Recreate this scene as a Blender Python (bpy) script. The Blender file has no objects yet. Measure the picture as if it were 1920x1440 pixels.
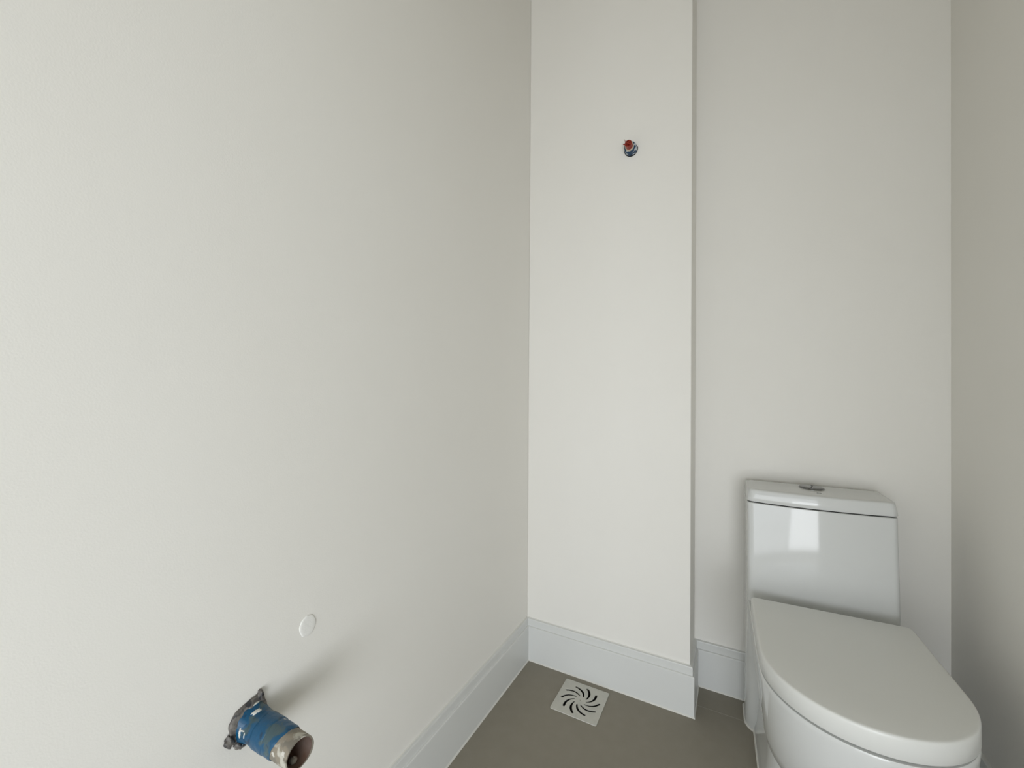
import bpy, bmesh, math, random
from mathutils import Matrix, Vector, noise
R_ = math.radians
random.seed(4)
S = bpy.context.scene
COL = S.collection

# ------------------------------------------------------------------ camera
cam = bpy.data.cameras.new('camera')
cam.sensor_width = 36.0
cam.lens = 780.38 * 36.0 / 1920.0
cam.shift_y = -1.57 / 1920.0
cam.clip_start = 0.01
camo = bpy.data.objects.new('camera', cam)
COL.objects.link(camo)
yaw, pitch, roll = 0.4935, 0.0065, 0.0066
fw = Vector((-math.sin(yaw) * math.cos(pitch), math.cos(yaw) * math.cos(pitch), math.sin(pitch)))
r0 = Vector((math.cos(yaw), math.sin(yaw), 0)); u0 = r0.cross(fw)
rr = r0 * math.cos(roll) + u0 * math.sin(roll)
uu = -r0 * math.sin(roll) + u0 * math.cos(roll)
M = Matrix(((rr.x, uu.x, -fw.x, 0.6769), (rr.y, uu.y, -fw.y, -1.3877), (rr.z, uu.z, -fw.z, 1.0), (0, 0, 0, 1)))
camo.matrix_world = M
S.camera = camo

# ------------------------------------------------------------------ world, lights, exposure
w = bpy.data.worlds.new('world'); S.world = w; w.use_nodes = True
bg = w.node_tree.nodes['Background']
bg.inputs[0].default_value = (0.80, 0.90, 1.0, 1); bg.inputs[1].default_value = 1.1
def area(name, loc, direction, sx, sy, power, col):
    l = bpy.data.lights.new(name, 'AREA'); l.shape = 'RECTANGLE'; l.size = sx; l.size_y = sy
    l.energy = power; l.color = col
    o = bpy.data.objects.new(name, l); COL.objects.link(o); o.location = loc
    o.rotation_euler = Vector(direction).to_track_quat('-Z', 'Y').to_euler()
    return o
area('doorway_daylight', (1.18, -3.14, 0.66), (-0.02, 1, 0), 1.94, 1.22, 26.0, (0.92, 0.955, 1.0))
area('doorway_added_fill', (1.56, -3.13, 0.50), (-0.05, 1, 0), 1.20, 0.88, 17.5, (0.93, 0.955, 1.0))  # extra lamp added over the doorway to strengthen light from the right
area('added_side_fill', (2.44, -2.25, 0.85), (-1, 0.30, 0.0), 0.9, 1.1, 4.0, (0.84, 0.93, 1.0))  # added fill lamp, cool light for the left wall
S.view_settings.view_transform = 'Standard'
S.view_settings.look = 'None'
S.view_settings.gamma = 1.0
S.view_settings.use_curve_mapping = False
S.view_settings.exposure = 0.0

# ------------------------------------------------------------------ dimensions
W, D, RX = 0.5559, 0.1557, 1.1859      # pillar width, recess depth, room width
YF, H = -3.0, 2.62                     # front wall, ceiling
RY, RX2 = -1.45, 2.3                   # behind the camera the room widens to the right
DX0, DX1, DZ = 0.18, 2.22, 1.62        # doorway in the front wall, behind the camera

# ------------------------------------------------------------------ helpers
def tag(o, label=None, cat=None, group=None, kind=None):
    if label: o['label'] = label
    if cat: o['category'] = cat
    if group: o['group'] = group
    if kind: o['kind'] = kind
    return o
def obj(name, mesh, mat=None, parent=None, smooth=False):
    o = bpy.data.objects.new(name, mesh); COL.objects.link(o)
    if mat: mesh.materials.append(mat)
    if parent: o.parent = parent
    if smooth:
        for p in mesh.polygons: p.use_smooth = True
    return o
def from_bm(name, bm, mat=None, parent=None, smooth=False):
    bmesh.ops.recalc_face_normals(bm, faces=bm.faces)
    me = bpy.data.meshes.new(name); bm.to_mesh(me); bm.free()
    return obj(name, me, mat, parent, smooth)
def empty(name, loc, rz=0):
    o = bpy.data.objects.new(name, None); COL.objects.link(o); o.location = loc; o.rotation_euler = (0, 0, rz)
    o.empty_display_size = 0.05
    return o
def add_box(bm, a, b):
    v = [bm.verts.new((x, y, z)) for x in (a[0], b[0]) for y in (a[1], b[1]) for z in (a[2], b[2])]
    fs = []
    for q in ((0, 1, 3, 2), (4, 6, 7, 5), (0, 4, 5, 1), (2, 3, 7, 6), (0, 2, 6, 4), (1, 5, 7, 3)):
        fs.append(bm.faces.new([v[i] for i in q]))
    return v
def bevel_mod(o, wd, seg=2, ang=35):
    m = o.modifiers.new('bevel', 'BEVEL'); m.width = wd; m.segments = seg; m.limit_method = 'ANGLE'; m.angle_limit = R_(ang)
    m.harden_normals = False
    return m
def auto_smooth(o, ang=35):
    me = o.data
    for p in me.polygons: p.use_smooth = True
    bm = bmesh.new(); bm.from_mesh(me)
    for e in bm.edges:
        if len(e.link_faces) == 2 and e.calc_face_angle(0) > R_(ang): e.smooth = False
    bm.to_mesh(me); bm.free()
def add_loft(bm, rings, cap0=True, cap1=True):
    vr = [[bm.verts.new(p) for p in ring] for ring in rings]
    n = len(rings[0])
    for a, b in zip(vr, vr[1:]):
        for i in range(n):
            j = (i + 1) % n
            bm.faces.new((a[i], a[j], b[j], b[i]))
    if cap0: bm.faces.new(list(reversed(vr[0])))
    if cap1: bm.faces.new(vr[-1])
    return vr

# ------------------------------------------------------------------ materials
def mat(name, base, rough=0.5, metal=0.0, spec=0.5, coat=0.0, bump=None, vary=None):
    """bump = (scale, strength, distance); vary = (scale, other colour, low, high)"""
    m = bpy.data.materials.new(name); m.use_nodes = True
    nt = m.node_tree; b = nt.nodes['Principled BSDF']
    b.inputs['Base Color'].default_value = (*base, 1)
    b.inputs['Roughness'].default_value = rough; b.inputs['Metallic'].default_value = metal
    b.inputs['Specular IOR Level'].default_value = spec
    b.inputs['Coat Weight'].default_value = coat; b.inputs['Coat Roughness'].default_value = 0.03
    tc = nt.nodes.new('ShaderNodeTexCoord')
    if vary:
        n = nt.nodes.new('ShaderNodeTexNoise'); n.inputs['Scale'].default_value = vary[0]; n.inputs['Detail'].default_value = 5
        nt.links.new(tc.outputs['Object'], n.inputs['Vector'])
        r = nt.nodes.new('ShaderNodeValToRGB')
        r.color_ramp.elements[0].position = vary[2]; r.color_ramp.elements[1].position = vary[3]
        r.color_ramp.elements[0].color = (*base, 1); r.color_ramp.elements[1].color = (*vary[1], 1)
        nt.links.new(n.outputs['Fac'], r.inputs['Fac']); nt.links.new(r.outputs['Color'], b.inputs['Base Color'])
    if bump:
        n2 = nt.nodes.new('ShaderNodeTexNoise'); n2.inputs['Scale'].default_value = bump[0]; n2.inputs['Detail'].default_value = 3
        nt.links.new(tc.outputs['Object'], n2.inputs['Vector'])
        bp = nt.nodes.new('ShaderNodeBump'); bp.inputs['Strength'].default_value = bump[1]; bp.inputs['Distance'].default_value = bump[2]
        nt.links.new(n2.outputs['Fac'], bp.inputs['Height']); nt.links.new(bp.outputs['Normal'], b.inputs['Normal'])
    return m
M_wall = mat('wall_paint', (0.848, 0.829, 0.777), 0.62, spec=0.3, bump=(420, 0.25, 0.0006), vary=(3.0, (0.855, 0.837, 0.787), 0.35, 0.65))
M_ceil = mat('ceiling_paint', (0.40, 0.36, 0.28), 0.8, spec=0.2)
M_base = mat('baseboard_gloss', (0.715, 0.722, 0.700), 0.38, spec=0.45, bump=(60, 0.05, 0.0005))
M_seal = mat('sealant', (0.72, 0.71, 0.66), 0.5)
M_tile = mat('floor_tile', (0.285, 0.262, 0.212), 0.55, spec=0.2, bump=(900, 0.08, 0.0003), vary=(26, (0.300, 0.276, 0.226), 0.3, 0.7))
M_grout = mat('grout', (0.36, 0.34, 0.29), 0.85)
M_cer = mat('glazed_ceramic', (0.69, 0.70, 0.685), 0.07, spec=0.42)
M_lid = mat('seat_plastic', (0.77, 0.775, 0.745), 0.30, spec=0.45)
M_chrome = mat('chrome', (0.235, 0.235, 0.23), 0.16, metal=1.0)
M_dark = mat('dark_gap_and_shadow', (0.01, 0.01, 0.01), 0.7)  # tank lid joint, and the painted shadow outline behind the outlet collar
M_drain = mat('drain_plastic', (0.60, 0.59, 0.53), 0.45, bump=(300, 0.08, 0.0004), vary=(30, (0.52, 0.52, 0.47), 0.45, 0.75))
M_pit = mat('drain_pit', (0.025, 0.02, 0.016), 0.6)
M_red = mat('red_plastic', (0.20, 0.008, 0.006), 0.32, vary=(90, (0.34, 0.045, 0.022), 0.4, 0.7))
M_print = mat('printed_mark', (0.03, 0.03, 0.035), 0.5)
M_cream = mat('cream_edge', (0.62, 0.55, 0.42), 0.6)
M_patch = mat('plaster_cap', (0.86, 0.85, 0.81), 0.6, bump=(160, 0.5, 0.0012))
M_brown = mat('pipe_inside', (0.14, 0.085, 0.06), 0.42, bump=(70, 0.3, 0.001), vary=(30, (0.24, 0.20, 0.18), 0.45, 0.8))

def mat_layers(name, base, layers, rough=0.5, bump=None, spec=0.5):
    """base colour overlaid by noise-shaped stains: layers of (scale, colour, threshold, softness, seed)"""
    m = mat(name, base, rough, spec=spec, bump=bump)
    nt = m.node_tree; b = nt.nodes['Principled BSDF']
    tc = [n for n in nt.nodes if n.type == 'TEX_COORD'][0]
    prev = None
    for sc, colr, th, soft, sd in layers:
        mp = nt.nodes.new('ShaderNodeMapping'); mp.inputs['Location'].default_value = (sd, sd * 1.7, -sd)
        nt.links.new(tc.outputs['Object'], mp.inputs['Vector'])
        n = nt.nodes.new('ShaderNodeTexNoise'); n.inputs['Scale'].default_value = sc; n.inputs['Detail'].default_value = 3.5
        nt.links.new(mp.outputs['Vector'], n.inputs['Vector'])
        mr = nt.nodes.new('ShaderNodeMapRange'); mr.inputs[1].default_value = th; mr.inputs[2].default_value = th + soft
        nt.links.new(n.outputs['Fac'], mr.inputs[0])
        mx = nt.nodes.new('ShaderNodeMix'); mx.data_type = 'RGBA'
        mx.inputs[7].default_value = (*colr, 1)
        if prev is None: mx.inputs[6].default_value = (*base, 1)
        else: nt.links.new(prev, mx.inputs[6])
        nt.links.new(mr.outputs[0], mx.inputs[0]); prev = mx.outputs[2]
    nt.links.new(prev, b.inputs['Base Color'])
    return m
M_tape = mat_layers('blue_tape', (0.003, 0.075, 0.165), [(42, (0.055, 0.10, 0.115), 0.53, 0.07, 1.3), (80, (0.006, 0.04, 0.09), 0.60, 0.05, 5.1), (60, (0.70, 0.70, 0.66), 0.735, 0.02, 9.4)],
                    0.36, bump=(60, 0.6, 0.003))
M_pipe = mat_layers('stained_pvc', (0.27, 0.235, 0.18), [(45, (0.20, 0.18, 0.145), 0.46, 0.08, 2.0), (38, (0.52, 0.50, 0.43), 0.56, 0.05, 7.7), (95, (0.62, 0.60, 0.54), 0.63, 0.03, 4.2)],
                    0.6, bump=(90, 0.5, 0.0015))
M_skirt = mat_layers('dirty_mortar', (0.125, 0.115, 0.105), [(70, (0.20, 0.185, 0.165), 0.55, 0.08, 3.0), (90, (0.03, 0.03, 0.033), 0.55, 0.06, 6.0), (60, (0.66, 0.67, 0.66), 0.69, 0.02, 11.0)],
                     0.5, bump=(80, 0.8, 0.004))
M_collar = mat_layers('painted_tape', (0.008, 0.045, 0.11), [(85, (0.55, 0.60, 0.64), 0.52, 0.03, 2.4), (110, (0.01, 0.015, 0.02), 0.64, 0.03, 8.0)], 0.45, bump=(110, 0.6, 0.002))

# ------------------------------------------------------------------ room shell
T = 0.12
bm = bmesh.new(); add_box(bm, (-T, YF - T, -0.05), (0, D + T, H)); tag(from_bm('wall_left', bm, M_wall), kind='structure')
bm = bmesh.new(); add_box(bm, (0, 0, -0.05), (W, D, H)); o = from_bm('wall_pillar', bm, M_wall); bevel_mod(o, 0.0025, 3); tag(o, kind='structure')
bm = bmesh.new(); add_box(bm, (0, D, -0.05), (RX, D + T, H)); tag(from_bm('wall_back', bm, M_wall), kind='structure')
bm = bmesh.new(); add_box(bm, (RX, RY, -0.05), (RX + T, D + T, H)); tag(from_bm('wall_right', bm, M_wall), kind='structure')
bm = bmesh.new(); add_box(bm, (RX + T, RY, -0.05), (RX2, RY + T, H)); tag(from_bm('wall_right_return', bm, M_wall), kind='structure')
WY0, WY1, WZ0, WZ1 = -2.75, -1.75, 0.25, 1.45   # unseen opening added in the far wall to let the side fill in
bm = bmesh.new(); add_box(bm, (RX2, YF - T, -0.05), (RX2 + T, WY0, H)); add_box(bm, (RX2, WY1, -0.05), (RX2 + T, RY + T, H))
add_box(bm, (RX2, WY0, -0.05), (RX2 + T, WY1, WZ0)); add_box(bm, (RX2, WY0, WZ1), (RX2 + T, WY1, H)); tag(from_bm('wall_right_far', bm, M_wall), kind='structure')
bm = bmesh.new()
add_box(bm, (0, YF - T, -0.05), (DX0, YF, H)); add_box(bm, (DX1, YF - T, -0.05), (RX2, YF, H)); add_box(bm, (DX0, YF - T, DZ), (DX1, YF, H))
tag(from_bm('wall_front', bm, M_wall), kind='structure')
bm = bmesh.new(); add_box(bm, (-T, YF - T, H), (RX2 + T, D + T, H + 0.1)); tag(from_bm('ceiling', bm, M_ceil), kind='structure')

# floor: grout bed with large tiles lying in it
DCX, DCY, DS = 0.2445, -0.112, 0.147     # floor drain centre and size
bm = bmesh.new()
add_box(bm, (0, YF, -0.05), (RX, -0.62, -0.0006)); add_box(bm, (0, -0.62, -0.05), (DCX - 0.066, 0, -0.0006)); add_box(bm, (DCX + 0.066, -0.62, -0.05), (RX, 0, -0.0006))
add_box(bm, (DCX - 0.066, -0.62, -0.05), (DCX + 0.066, DCY - 0.066, -0.0006)); add_box(bm, (DCX - 0.066, DCY + 0.066, -0.05), (DCX + 0.066, 0, -0.0006))
add_box(bm, (W, 0, -0.05), (RX, D, -0.0006)); add_box(bm, (RX, YF, -0.05), (RX2, RY, -0.0006)); add_box(bm, (DX0, YF - T, -0.05), (DX1, YF, -0.0006))
floor = from_bm('floor', bm, M_grout); tag(floor, kind='structure')
def prism2d(name, outer, holes, z0, z1, m, parent, bev=0.0):
    """flat plate with holes: a filled 2D curve turned into a mesh"""
    cu = bpy.data.curves.new('tmp', 'CURVE'); cu.dimensions = '2D'; cu.fill_mode = 'BOTH'
    for loop in [outer] + holes:
        sp = cu.splines.new('POLY'); sp.points.add(len(loop) - 1); sp.use_cyclic_u = True
        for i, (x, y) in enumerate(loop): sp.points[i].co = (x, y, 0, 1)
    cu.extrude = (z1 - z0) / 2 - bev; cu.bevel_depth = bev; cu.bevel_resolution = 2; cu.offset = -bev
    to = bpy.data.objects.new('tmp', cu); COL.objects.link(to)
    dg = bpy.context.evaluated_depsgraph_get(); me = bpy.data.meshes.new_from_object(to.evaluated_get(dg))
    bpy.data.objects.remove(to); bpy.data.curves.remove(cu)
    me.transform(Matrix.Translation((0, 0, (z0 + z1) / 2))); me.materials.clear()
    return obj(name, me, m, parent)
g = 0.0012
GY = 0.0487
rows = [(GY - 0.6 * k, GY - 0.6 * (k + 1)) for k in range(6) if GY - 0.6 * k > YF]
for k, (ya, yb) in enumerate(rows):
    ya2 = ya - g; yb2 = max(yb + g, YF + 0.001)
    if k == 0:
        outer = [(0.001, yb2), (RX - 0.001, yb2), (RX - 0.001, ya2), (W + 0.001, ya2), (W + 0.001, -0.0005), (0.001, -0.0005)]
        hole = [(DCX + 0.062 * math.cos(a), DCY + 0.062 * math.sin(a)) for a in [-i * math.tau / 40 for i in range(40)]]
        prism2d('floor_tile', outer, [hole], -0.009, 0.0, M_tile, floor, 0.0004)
    else:
        bm = bmesh.new(); add_box(bm, (0.001, yb2, -0.009), (RX - 0.001, ya2, 0)); o = from_bm('floor_tile', bm, M_tile, floor); bevel_mod(o, 0.0006, 1)
        if ya2 <= RY + 0.6:
            bm = bmesh.new(); add_box(bm, (RX + g, yb2, -0.009), (RX2 - 0.001, min(ya2, RY - 0.001), 0)); o = from_bm('floor_tile', bm, M_tile, floor); bevel_mod(o, 0.0006, 1)
bm = bmesh.new(); add_box(bm, (W + 0.001, GY + g, -0.009), (RX - 0.001, D - 0.001, 0)); o = from_bm('floor_tile', bm, M_tile, floor); bevel_mod(o, 0.0006, 1)

# ground outside the doorway (next room floor), seen only in reflections
bm = bmesh.new(); add_box(bm, (-2.5, -7.5, -0.05), (4.5, YF - T, -0.002))
tag(from_bm('floor_outside', bm, mat('pale_floor', (0.55, 0.52, 0.46), 0.6)), kind='structure')

# baseboards, mitred round the corners
path = [(0, YF), (0, 0), (W, 0), (W, D), (RX, D), (RX, RY)]
names = ['baseboard_left', 'baseboard_pillar', 'baseboard_pillar_side', 'baseboard_back', 'baseboard_right']
def norm(a, b):
    dx, dy = b[0] - a[0], b[1] - a[1]; l = math.hypot(dx, dy); return (dy / l, -dx / l)
def off(i, o):
    ns = []
    if i > 0: ns.append(norm(path[i - 1], path[i]))
    if i < len(path) - 1: ns.append(norm(path[i], path[i + 1]))
    if len(ns) == 1: return (path[i][0] + ns[0][0] * o, path[i][1] + ns[0][1] * o)
    return (path[i][0] + (ns[0][0] + ns[1][0]) * o, path[i][1] + (ns[0][1] + ns[1][1]) * o)
prof = [(0.0, 0.0), (0.013, 0.0), (0.013, 0.1195), (0.0126, 0.1212), (0.0112, 0.1224), (0.0080, 0.1232), (0.0079, 0.1450), (0.0070, 0.1475), (0.0, 0.1492)]
seal = [(0.0125, 0.0), (0.0158, 0.0), (0.0146, 0.0022), (0.0130, 0.0042), (0.0125, 0.0042)]
seal2 = [(0.0, 0.1485), (0.0022, 0.1486), (0.0008, 0.1500), (0.0, 0.1508)]
def sweep(nm, pr, i, m, parent=None):
    bm = bmesh.new()
    rings = []
    for k in (i, i + 1):
        rings.append([(*off(k, o_), z) for o_, z in pr])
    add_loft(bm, rings); return from_bm(nm, bm, m, parent)
for i, nm in enumerate(names):
    b = sweep(nm, prof, i, M_base); tag(b, kind='structure')
    sweep('sealant_bead', seal, i, M_seal, b)
    if i in (0, 1, 4): sweep('sealant_bead', seal2, i, M_seal, b)

# ------------------------------------------------------------------ toilet
TX, TA = 0.874, R_(2.5)
toilet = empty('toilet', (TX, 0.0, 0.0), TA)
tag(toilet, 'white one-piece ceramic toilet with closed lid standing in the recess', 'toilet')
def dring(hw, vf, vb, rc, straight, z, n=40, exp=2.0):
    """D-shaped outline: straight back and sides, elliptic front"""
    pts = []
    b = vf - straight          # negative: depth of the elliptic part
    for i in range(n + 1):     # front from left (-u) to right (+u)
        a = math.pi * i / n
        c, s = math.cos(a), math.sin(a)
        pts.append((-hw * math.copysign(abs(c) ** (2 / exp), c), straight + b * abs(s) ** (2 / exp), z))
    for i in range(7):
        a = math.pi / 2 * i / 6; pts.append((hw - rc + rc * math.cos(a), vb - rc + rc * math.sin(a), z))
    for i in range(7):
        a = math.pi / 2 + math.pi / 2 * i / 6; pts.append((-hw + rc + rc * math.cos(a), vb - rc + rc * math.sin(a), z))
    return pts
def tring(hw, vf, vb, rf, rb, bow, z, n=12, hf=None):
    """tank outline: rounded rectangle with a front that bows forward"""
    pts = []
    def fr(u): return vf - bow * (1 - (u / hw) ** 2)
    for i in range(9):
        a = math.pi + math.pi / 2 * i / 8; pts.append((-hw + rf + rf * math.cos(a), fr(-hw + rf) + rf + rf * math.sin(a), z))
    for i in range(1, n):
        u = -hw + rf + (2 * hw - 2 * rf) * i / n; pts.append((u, fr(u), z))
    for i in range(9):
        a = -math.pi / 2 + math.pi / 2 * i / 8; pts.append((hw - rf + rf * math.cos(a), fr(hw - rf) + rf + rf * math.sin(a), z))
    for i in range(5):
        a = math.pi / 2 * i / 4; pts.append((hw - rb + rb * math.cos(a), vb - rb + rb * math.sin(a), z))
    for i in range(5):
        a = math.pi / 2 + math.pi / 2 * i / 4; pts.append((-hw + rb + rb * math.cos(a), vb - rb + rb * math.sin(a), z))
    return pts
# body: tank column, bowl and pedestal in one glazed piece
bm = bmesh.new()
VB = 0.138
add_loft(bm, [tring(0.168, 0.020, VB, 0.045, 0.01, 0.0, 0.0), tring(0.168, 0.010, VB, 0.040, 0.01, 0.0, 0.06), tring(0.1675, -0.008, VB, 0.030, 0.01, 0.002, 0.20),
              tring(0.167, -0.024, VB, 0.022, 0.01, 0.006, 0.34), tring(0.167, -0.026, VB, 0.018, 0.01, 0.009, 0.43), tring(0.167, -0.018, VB, 0.016, 0.01, 0.012, 0.52),
              tring(0.1675, -0.006, VB, 0.016, 0.01, 0.015, 0.63), tring(0.168, -0.002, VB, 0.016, 0.01, 0.016, 0.6695), tring(0.1665, -0.0005, VB - 0.001, 0.015, 0.01, 0.016, 0.6710)])
add_loft(bm, [dring(0.110, -0.340, 0.03, 0.02, -0.22, 0.172), dring(0.134, -0.400, 0.03, 0.02, -0.25, 0.188), dring(0.147, -0.440, 0.03, 0.02, -0.27, 0.212), dring(0.1545, -0.466, 0.03, 0.02, -0.29, 0.250),
              dring(0.1595, -0.486, 0.03, 0.02, -0.31, 0.305), dring(0.1640, -0.499, 0.03, 0.02, -0.325, 0.360), dring(0.1652, -0.5012, 0.03, 0.02, -0.33, 0.386), dring(0.1652, -0.5012, 0.03, 0.02, -0.33, 0.3950), dring(0.1640, -0.500, 0.03, 0.02, -0.33, 0.3974), dring(0.158, -0.494, 0.03, 0.02, -0.33, 0.3984)])
add_loft(bm, [dring(0.146, -0.330, 0.10, 0.02, -0.18, 0.0), dring(0.146, -0.330, 0.10, 0.02, -0.18, 0.015), dring(0.141, -0.322, 0.10, 0.02, -0.18, 0.04), dring(0.136, -0.320, 0.10, 0.02, -0.19, 0.12),
              dring(0.135, -0.335, 0.10, 0.02, -0.20, 0.20), dring(0.135, -0.345, 0.10, 0.02, -0.21, 0.30)])
body = from_bm('toilet_body', bm, M_cer, toilet); auto_smooth(body, 40)
# caulk bead round the foot
bm = bmesh.new()
add_loft(bm, [dring(0.1495, -0.3335, 0.10, 0.02, -0.18, 0.0), dring(0.1485, -0.3325, 0.10, 0.02, -0.18, 0.003), dring(0.1455, -0.3295, 0.10, 0.02, -0.18, 0.005)])
add_loft(bm, [tring(0.171, 0.017, VB, 0.045, 0.01, 0.0, 0.0), tring(0.170, 0.018, VB, 0.045, 0.01, 0.0, 0.003), tring(0.1675, 0.0205, VB, 0.045, 0.01, 0.0, 0.005)])
tag(from_bm('caulk_bead', bm, M_seal, toilet), 'cream caulk bead around the foot')
# dark joint under the tank lid
bm = bmesh.new(); add_loft(bm, [tring(0.163, 0.004, VB - 0.004, 0.014, 0.008, 0.016, 0.6705), tring(0.163, 0.004, VB - 0.004, 0.014, 0.008, 0.016, 0.6760)])
tag(from_bm('lid_gasket', bm, M_dark, toilet), 'black joint line under the tank lid')
# tank lid
bm = bmesh.new()
rings = []
for k, (ins, z) in enumerate([(0.003, 0.6745), (0.0005, 0.6748), (-0.0003, 0.6762), (0.0010, 0.688), (0.0034, 0.7030), (0.0044, 0.7062), (0.0064, 0.7080), (0.0100, 0.7088), (0.030, 0.7096)]):
    rings.append(tring(0.1685 - ins, -0.0035 + ins, VB + 0.001 - ins * 0.5, 0.018, 0.012, 0.016, z))
add_loft(bm, rings)
tank_lid = from_bm('tank_lid', bm, M_cer, toilet); auto_smooth(tank_lid, 50)
# dual flush button with its ring
def disc(bm, cx, cy, rx, ry, prof_, n=48, a0=0, a1=math.tau):
    full = abs(a1 - a0 - math.tau) < 1e-6
    rings = []
    for s_, z in prof_:
        rings.append([(cx + rx * s_ * math.cos(a0 + (a1 - a0) * i / (n if full else n - 1)), cy + ry * s_ * math.sin(a0 + (a1 - a0) * i / (n if full else n - 1)), z) for i in range(n)])
    add_loft(bm, rings)
bx, by = 0.001, 0.088
bm = bmesh.new(); disc(bm, bx, by, 0.0315, 0.0315, [(1.0, 0.7085), (1.0, 0.7108), (0.97, 0.7120), (0.93, 0.7122), (0.90, 0.7114)])
ring_ = from_bm('button_ring', bm, M_chrome, tank_lid); auto_smooth(ring_, 30)
tag(ring_, 'round chrome flush button ring')
def half_button(side):
    bm = bmesh.new(); n = 24; rr_ = 0.0275
    out = []
    for i in range(n + 1):
        a = -math.pi / 2 + math.pi * i / n
        out.append((rr_ * math.cos(a), rr_ * math.sin(a)))
    for i in range(1, 12):    # S-shaped dividing line back from top to bottom
        t = 1 - 2 * i / 12; out.append((0.0035 * math.sin(t * math.pi), rr_ * t * 0.98))
    if side < 0: out = [(-x, -y) for x, y in out]
    gap = 0.0007 * side
    rings = []
    for s_, z in ((1.0, 0.7110), (1.0, 0.7130), (0.95, 0.7140), (0.55, 0.7150)):
        cxx = 0.012 * side
        rings.append([(bx + gap + cxx + (x - cxx) * s_, by + y * s_, z) for x, y in out])
    add_loft(bm, rings); o = from_bm('flush_button', bm, M_chrome, tank_lid); auto_smooth(o, 40); return o
half_button(1); half_button(-1)
# small printed mark in front of the button
bm = bmesh.new()
add_box(bm, (0.0015, 0.0235, 0.7092), (0.0045, 0.0275, 0.7101)); add_box(bm, (0.0035, 0.0250, 0.7092), (0.0125, 0.0262, 0.7101)); add_box(bm, (0.0095, 0.0240, 0.7092), (0.0125, 0.0272, 0.7101))
tag(from_bm('printed_mark', bm, M_print, tank_lid), 'tiny dark printed mark')
# seat and its closed cover
bm = bmesh.new()
def sring(ins, z): return dring(0.1645 - ins, -0.5005 + ins, -0.088 - ins, max(0.010 - ins, 0.002), -0.330, z, exp=2.05)
add_loft(bm, [sring(0.020, 0.3965), sring(0.013, 0.3970), sring(0.0125, 0.4010), sring(0.016, 0.4030)])
o = from_bm('seat_ring', bm, M_lid, toilet); auto_smooth(o, 50)
bm = bmesh.new()
add_loft(bm, [sring(0.006, 0.4022), sring(0.0010, 0.4023), sring(0.0, 0.4034), sring(0.0001, 0.432), sring(0.0004, 0.4362), sring(0.0014, 0.4384), sring(0.0030, 0.4394), sring(0.0060, 0.4399), sring(0.06, 0.4408)])
cover = from_bm('seat_cover', bm, M_lid, toilet); auto_smooth(cover, 50)
for s_ in (-1, 1):
    bm = bmesh.new(); disc(bm, s_ * 0.075, -0.066, 0.013, 0.013, [(1, 0.394), (1, 0.408), (0.9, 0.411), (0.5, 0.412)], 24)
    add_box(bm, (s_ * 0.075 - 0.008, -0.095, 0.3985), (s_ * 0.075 + 0.008, -0.066, 0.409))
    o = from_bm('hinge', bm, M_lid, toilet); auto_smooth(o, 40)

# ------------------------------------------------------------------ floor drain
drain = empty('floor_drain', (DCX, DCY, 0)); tag(drain, 'square off-white floor drain grate with ten curved swirl slots', 'drain')
q = DS / 2; rc = 0.004
outer = []
for cx, cy, a0 in ((q - rc, -q + rc, -90), (q - rc, q - rc, 0), (-q + rc, q - rc, 90), (-q + rc, -q + rc, 180)):
    for i in range(5):
        a = R_(a0 + 90 * i / 4); outer.append((cx + rc * math.cos(a), cy + rc * math.sin(a)))
holes = []
for k in range(10):
    a = R_(4 + 36 * k); ca, sa = math.cos(a), math.sin(a)
    p0, p1, p2 = Vector((0.019, 0)), Vector((0.0445, 0.0125)), Vector((0.0415, 0.0415))   # bezier spine
    L, Rr = [], []
    N = 12
    for i in range(N + 1):
        t = i / N
        c = p0 * (1 - t) ** 2 + p1 * 2 * t * (1 - t) + p2 * t * t
        d = (p1 - p0) * 2 * (1 - t) + (p2 - p1) * 2 * t; d.normalize(); n_ = Vector((-d.y, d.x))
        wd = 0.0020 + 0.0018 * min(1, t * 2.2)
        L.append(c + n_ * wd); Rr.append(c - n_ * wd)
    e = (p2 - p1).normalized(); f = Vector((-e.y, e.x))
    cap = [p2 + e * 0.0038 * math.sin(R_(q_)) + f * 0.0038 * math.cos(R_(q_)) for q_ in (30, 60, 90, 120, 150)]
    loop = L + cap + Rr[::-1] + [p0 - (p1 - p0).normalized() * 0.0014]
    holes.append([(v.x * ca - v.y * sa, v.x * sa + v.y * ca) for v in loop])
holes.append([(0.0016 * math.cos(-i * math.tau / 10), 0.0016 * math.sin(-i * math.tau / 10)) for i in range(10)])
grate = prism2d('grate', outer, holes, 0.0002, 0.0032, M_drain, drain, 0.0004)
bm = bmesh.new(); n = 32   # dark cup under the grate
def cr(r, z): return [(r * math.cos(i * math.tau / n), r * math.sin(i * math.tau / n), z) for i in range(n)]
add_loft(bm, [cr(0.0605, 0.0), cr(0.0605, -0.045), cr(0.0, -0.0451) if False else cr(0.058, -0.045), cr(0.058, 0.0)], False, False)
add_loft(bm, [cr(0.0605, -0.046), cr(0.0605, -0.044)])
from_bm('drain_cup', bm, M_pit, drain)

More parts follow.
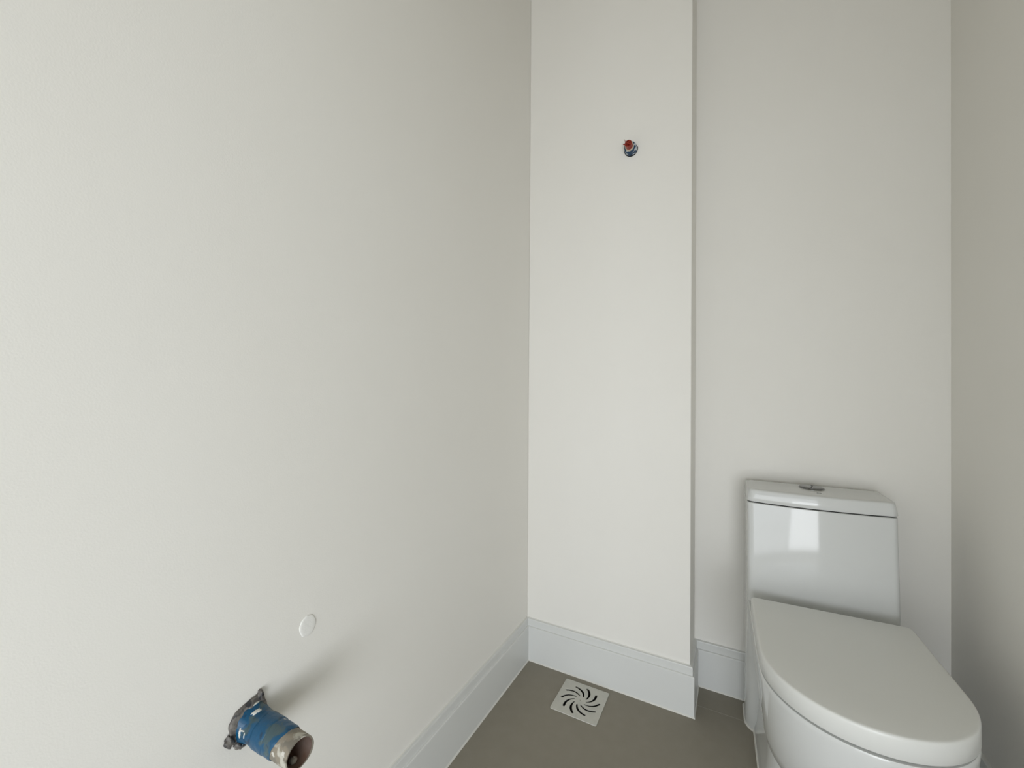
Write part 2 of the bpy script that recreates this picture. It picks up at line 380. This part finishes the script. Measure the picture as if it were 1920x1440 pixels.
# ------------------------------------------------------------------ capped water outlet on the pillar wall
out_ = empty('shower_outlet', (0.371, 0.0, 1.779)); tag(out_, 'small red-plugged water outlet wrapped in blue tape high on the pillar wall', 'pipe outlet')
def tube_y(rad_fn, ys, n=28, seed=0.0, amp=0.0, zs=None):
    rings = []
    for k, y in enumerate(ys):
        rg = []
        for i in range(n):
            a = math.tau * i / n
            r = rad_fn(a, y) + amp * noise.noise(Vector((math.cos(a) * 2.1 + seed, math.sin(a) * 2.1, y * 120)))
            rg.append((r * math.cos(a), y, r * math.sin(a)))
        rings.append(rg)
    return rings
bm = bmesh.new(); add_loft(bm, tube_y(lambda a, y: 0.0215 - 0.0 * y, [0.0, -0.0015, -0.004], seed=3, amp=0.002)); o = from_bm('outlet_shadow_disc', bm, M_dark, out_)  # near-black disc stands in for the shadow outline around the collar
tag(o, 'dark ragged disc painting the shadow outline at the wall')
bm = bmesh.new(); add_loft(bm, tube_y(lambda a, y: 0.0205 + 0.10 * y, [-0.001, -0.006, -0.012, -0.017, -0.021, -0.0225], seed=8, amp=0.0022)); o = from_bm('tape_collar', bm, M_collar, out_, True)
tag(o, 'dark blue tape collar smeared with white paint')
bm = bmesh.new(); add_loft(bm, tube_y(lambda a, y: 0.0140, [-0.018, -0.026, -0.0275], seed=5, amp=0.001)); o = from_bm('thread_rim', bm, M_cream, out_)
tag(o, 'pale rim')
bm = bmesh.new()
add_loft(bm, tube_y(lambda a, y: 0.0114 + 0.0006 * (y > -0.03), [-0.024, -0.031, -0.0305, -0.044], seed=1, amp=0.0004) + tube_y(lambda a, y: 0.0088, [-0.0445, -0.0405], seed=1, amp=0.0004))
plug = from_bm('plug', bm, M_red, out_); auto_smooth(plug, 40); tag(plug, 'red plastic screw plug')
bm = bmesh.new()
add_box(bm, (-0.0098, -0.0455, -0.0016), (0.0098, -0.040, 0.0016)); add_box(bm, (-0.0016, -0.0452, -0.004), (0.0016, -0.040, 0.0096))
bmesh.ops.rotate(bm, verts=bm.verts, cent=(0, 0, 0), matrix=Matrix.Rotation(R_(25), 3, 'Y'))
o = from_bm('grip', bm, M_red, plug)
bm = bmesh.new()
add_loft(bm, [[(-0.010 + 0.0012 * math.cos(a), -0.040 + 0.0012 * math.sin(a), 0.009) for a in [i * math.tau / 6 for i in range(6)]],
              [(-0.0115 + 0.0006 * math.cos(a), -0.042 + 0.0006 * math.sin(a), 0.0165) for a in [i * math.tau / 6 for i in range(6)]]])
add_loft(bm, [[(-0.0115, -0.042 + 0.0022 * math.cos(a), 0.0005 + 0.0022 * math.sin(a)) for a in [i * math.tau / 8 for i in range(8)]],
              [(-0.0165, -0.043 + 0.0014 * math.cos(a), 0.0015 + 0.0014 * math.sin(a)) for a in [i * math.tau / 8 for i in range(8)]]])
from_bm('tab', bm, M_red, plug)

# ------------------------------------------------------------------ drain pipe stub sticking out of the left wall
PY, PZ, PR, PL = -0.9951, 0.4623, 0.0222, 0.119
pipe = empty('drain_pipe', (0.0, PY, PZ)); tag(pipe, 'stained drain pipe stub wrapped in blue tape jutting from the left wall', 'pipe')
def tube_x(rad_fn, xs_fn, m, n=48):
    rings = []
    for k in range(m):
        rg = []
        for i in range(n):
            a = math.tau * i / n; x = xs_fn(a, k / (m - 1)); r = rad_fn(a, x, k / (m - 1))
            rg.append((x, r * math.cos(a), r * math.sin(a)))
        rings.append(rg)
    return rings
def nz(a, x, s, seed): return noise.noise(Vector((math.cos(a) * s + seed, math.sin(a) * s - seed, x * 40 * s)))
bm = bmesh.new()
outer_r = tube_x(lambda a, x, t: PR + 0.0004 * nz(a, x, 2.2, 3.0), lambda a, t: 0.001 + (PL - 0.001) * t + (0.0012 * nz(a, 0.3, 1.6, 9) if t == 1 else 0), 22)
inner_r = tube_x(lambda a, x, t: PR - 0.0024, lambda a, t: PL - 0.0004 - (PL - 0.004) * t, 6)
n = 48
vo = add_loft(bm, outer_r, True, False); vi = add_loft(bm, inner_r, False, True)
for i in range(n): bm.faces.new((vo[-1][i], vo[-1][(i + 1) % n], vi[0][(i + 1) % n], vi[0][i]))
o = from_bm('pipe_end', bm, M_pipe, pipe); auto_smooth(o, 40)
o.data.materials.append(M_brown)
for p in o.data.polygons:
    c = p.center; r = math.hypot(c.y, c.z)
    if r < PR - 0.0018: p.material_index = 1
tag(o, 'grey-beige plastic pipe spattered with plaster')
# droplet-like lump of plaster inside the mouth
bm = bmesh.new(); bmesh.ops.create_icosphere(bm, subdivisions=3, radius=1.0)
for v in bm.verts:
    k = 1 + 0.15 * noise.noise(v.co * 1.5)
    v.co = Vector((v.co.x * 0.006 * k + PL - 0.016, v.co.y * 0.0055 * k + 0.000, v.co.z * 0.0045 * k - PR + 0.0055))
tag(from_bm('plaster_lump', bm, M_pipe, pipe, True), 'pale lump inside the pipe mouth')
keys = [(-180, 0.034), (-150, 0.031), (-134, 0.028), (-110, 0.025), (-60, 0.024), (0, 0.0245), (35, 0.027), (58, 0.032), (70, 0.043), (84, 0.040), (105, 0.039), (130, 0.043), (150, 0.042), (168, 0.037), (180, 0.034)]
def rk(a):
    d = math.degrees(math.atan2(math.sin(a), math.cos(a)))
    for (a0, v0), (a1, v1) in zip(keys, keys[1:]):
        if a0 <= d <= a1: return v0 + (v1 - v0) * (d - a0) / (a1 - a0)
    return 0.03
# blue tape, wrinkled and cut off at a slant
def tape_end(a, t): return 0.0025 + t * (0.082 + 0.009 * math.cos(a - 1.4) + 0.0022 * nz(a, 0.0, 1.8, 5))
def tape_rad(a, x, t):
    wr = 0.0008 * nz(a, x * 1.4, 2.0, 12) + 0.0007 * math.sin(x * 330 + 2.4 * math.sin(a) + 1.5 * a) * (0.5 + 0.5 * nz(a, x, 1.0, 2))
    return PR + 0.0016 + wr + (-0.0012 if t == 1 else 0) + (rk(a) - PR) * 0.62 * max(0.0, 1 - x / 0.020) ** 1.6
bm = bmesh.new(); add_loft(bm, tube_x(tape_rad, tape_end, 26, 64), False, False)
o = from_bm('blue_tape', bm, M_tape, pipe, True); tag(o, 'wrinkled blue tape')
# second strip wrapped on top
bm = bmesh.new()
add_loft(bm, tube_x(lambda a, x, t: PR + 0.0026 + 0.0007 * nz(a, x * 1.5, 2.0, 31) - (0.0016 if t in (0, 1) else 0), lambda a, t: 0.024 + 0.008 * math.sin(a - 0.6) * 0.5 + t * (0.030 + 0.004 * nz(a, 0, 1.5, 4)) + 0.006, 14, 64), False, False)
o = from_bm('blue_tape', bm, M_tape, pipe, True)
# ragged mortar and torn film where the pipe leaves the wall
bm = bmesh.new()
def sk_r(a, x, t):
    k = rk(a) + 0.0022 * nz(a, x, 3.2, 21)
    return [k * 0.97, k, k * 0.97, PR + (k - PR) * 0.80, PR + (k - PR) * 0.5, PR + 0.0005][min(int(round(t * 5)), 5)]
def sk_x(a, t):
    return [0.0, 0.003, 0.005, 0.0052, 0.0056, 0.009][min(int(round(t * 5)), 5)] + 0.0025 * t * nz(a, 0.1, 3.0, 15)
add_loft(bm, tube_x(sk_r, sk_x, 6, 72), False, False)
o = from_bm('mortar_collar', bm, M_skirt, pipe, True); tag(o, 'ragged grey-brown mortar collar at the wall')
for (py_, pz_, rx_, rz_, ang) in ((-0.036, -0.004, 0.007, 0.009, 20), (-0.021, -0.0185, 0.010, 0.006, -30), (0.011, 0.036, 0.0045, 0.010, 10)):
    bm = bmesh.new(); bmesh.ops.create_icosphere(bm, subdivisions=3, radius=1.0)
    for v in bm.verts:
        k = 1 + 0.45 * noise.noise(v.co * 2.0 + Vector((py_ * 300, 1, 2)))
        y_, z_ = v.co.y * rx_ * k, v.co.z * rz_ * k
        c_, s_ = math.cos(R_(ang)), math.sin(R_(ang))
        v.co = Vector((max(v.co.x, -0.4) * 0.007 * k + 0.003, py_ + y_ * c_ - z_ * s_, pz_ + y_ * s_ + z_ * c_))
    o = from_bm('mortar_lump', bm, M_skirt, pipe, True)

# white paint smears on the tape
def smear(x0, a0, lx, la, seed, thin=0.0):
    bm = bmesh.new(); n_ = 22; ctr = None; vs = []
    def P(dx, da, lift):
        x = x0 + dx; a = R_(a0 + da)
        r = tape_rad(a, x, 0.5) + (0.0008 if 0.026 < x < 0.055 else 0) + lift
        return (x, r * math.cos(a), r * math.sin(a))
    rings = []
    for s_, lift in ((1.0, 0.0000), (0.9, 0.0009), (0.45, 0.0011)):
        rg = []
        for i in range(n_):
            t = math.tau * i / n_; k = s_ * (1 + 0.75 * noise.noise(Vector((math.cos(t) * 3.2 + seed, math.sin(t) * 3.2, 0))))
            rg.append(P(lx * math.cos(t) * k, la * math.sin(t) * k + thin * math.cos(t) * k, lift))
        rings.append(rg)
    add_loft(bm, rings, False, True)
    o = from_bm('paint_smear', bm, M_smear, pipe, True); return o
M_smear = mat('dried_white_paint', (0.70, 0.70, 0.65), 0.6, bump=(200, 0.4, 0.001), vary=(150, (0.35, 0.34, 0.28), 0.62, 0.7))
smear(0.0165, 96, 0.0036, 15, 3.0, -6)
smear(0.0120, 168, 0.0012, 15, 8.0, 3)
smear(0.0150, 160, 0.0035, 2.2, 5.0)
smear(0.0200, 172, 0.0010, 10, 9.0, -4)
smear(0.0060, 88, 0.0012, 14, 12.0)

# ------------------------------------------------------------------ round plaster cap on the left wall
bm = bmesh.new(); n = 40
def capr(s_, x):
    rg = []
    for i in range(n):
        a = math.tau * i / n
        r = 0.0190 * s_ * (1 + 0.14 * noise.noise(Vector((math.cos(a) * 2, math.sin(a) * 2, 4.0))))
        rg.append((x, r * math.cos(a) * 0.86, r * math.sin(a)))
    return rg
add_loft(bm, [capr(1.0, 0.0), capr(0.99, 0.0008), capr(0.95, 0.0014), capr(0.84, 0.0018), capr(0.6, 0.0020), capr(0.25, 0.0021)])
o = from_bm('plaster_cap', bm, M_patch); auto_smooth(o, 40); o.location = (0, -0.899, 0.567)
tag(o, 'small round white plaster-covered cap on the left wall above the blue-taped pipe', 'cap')
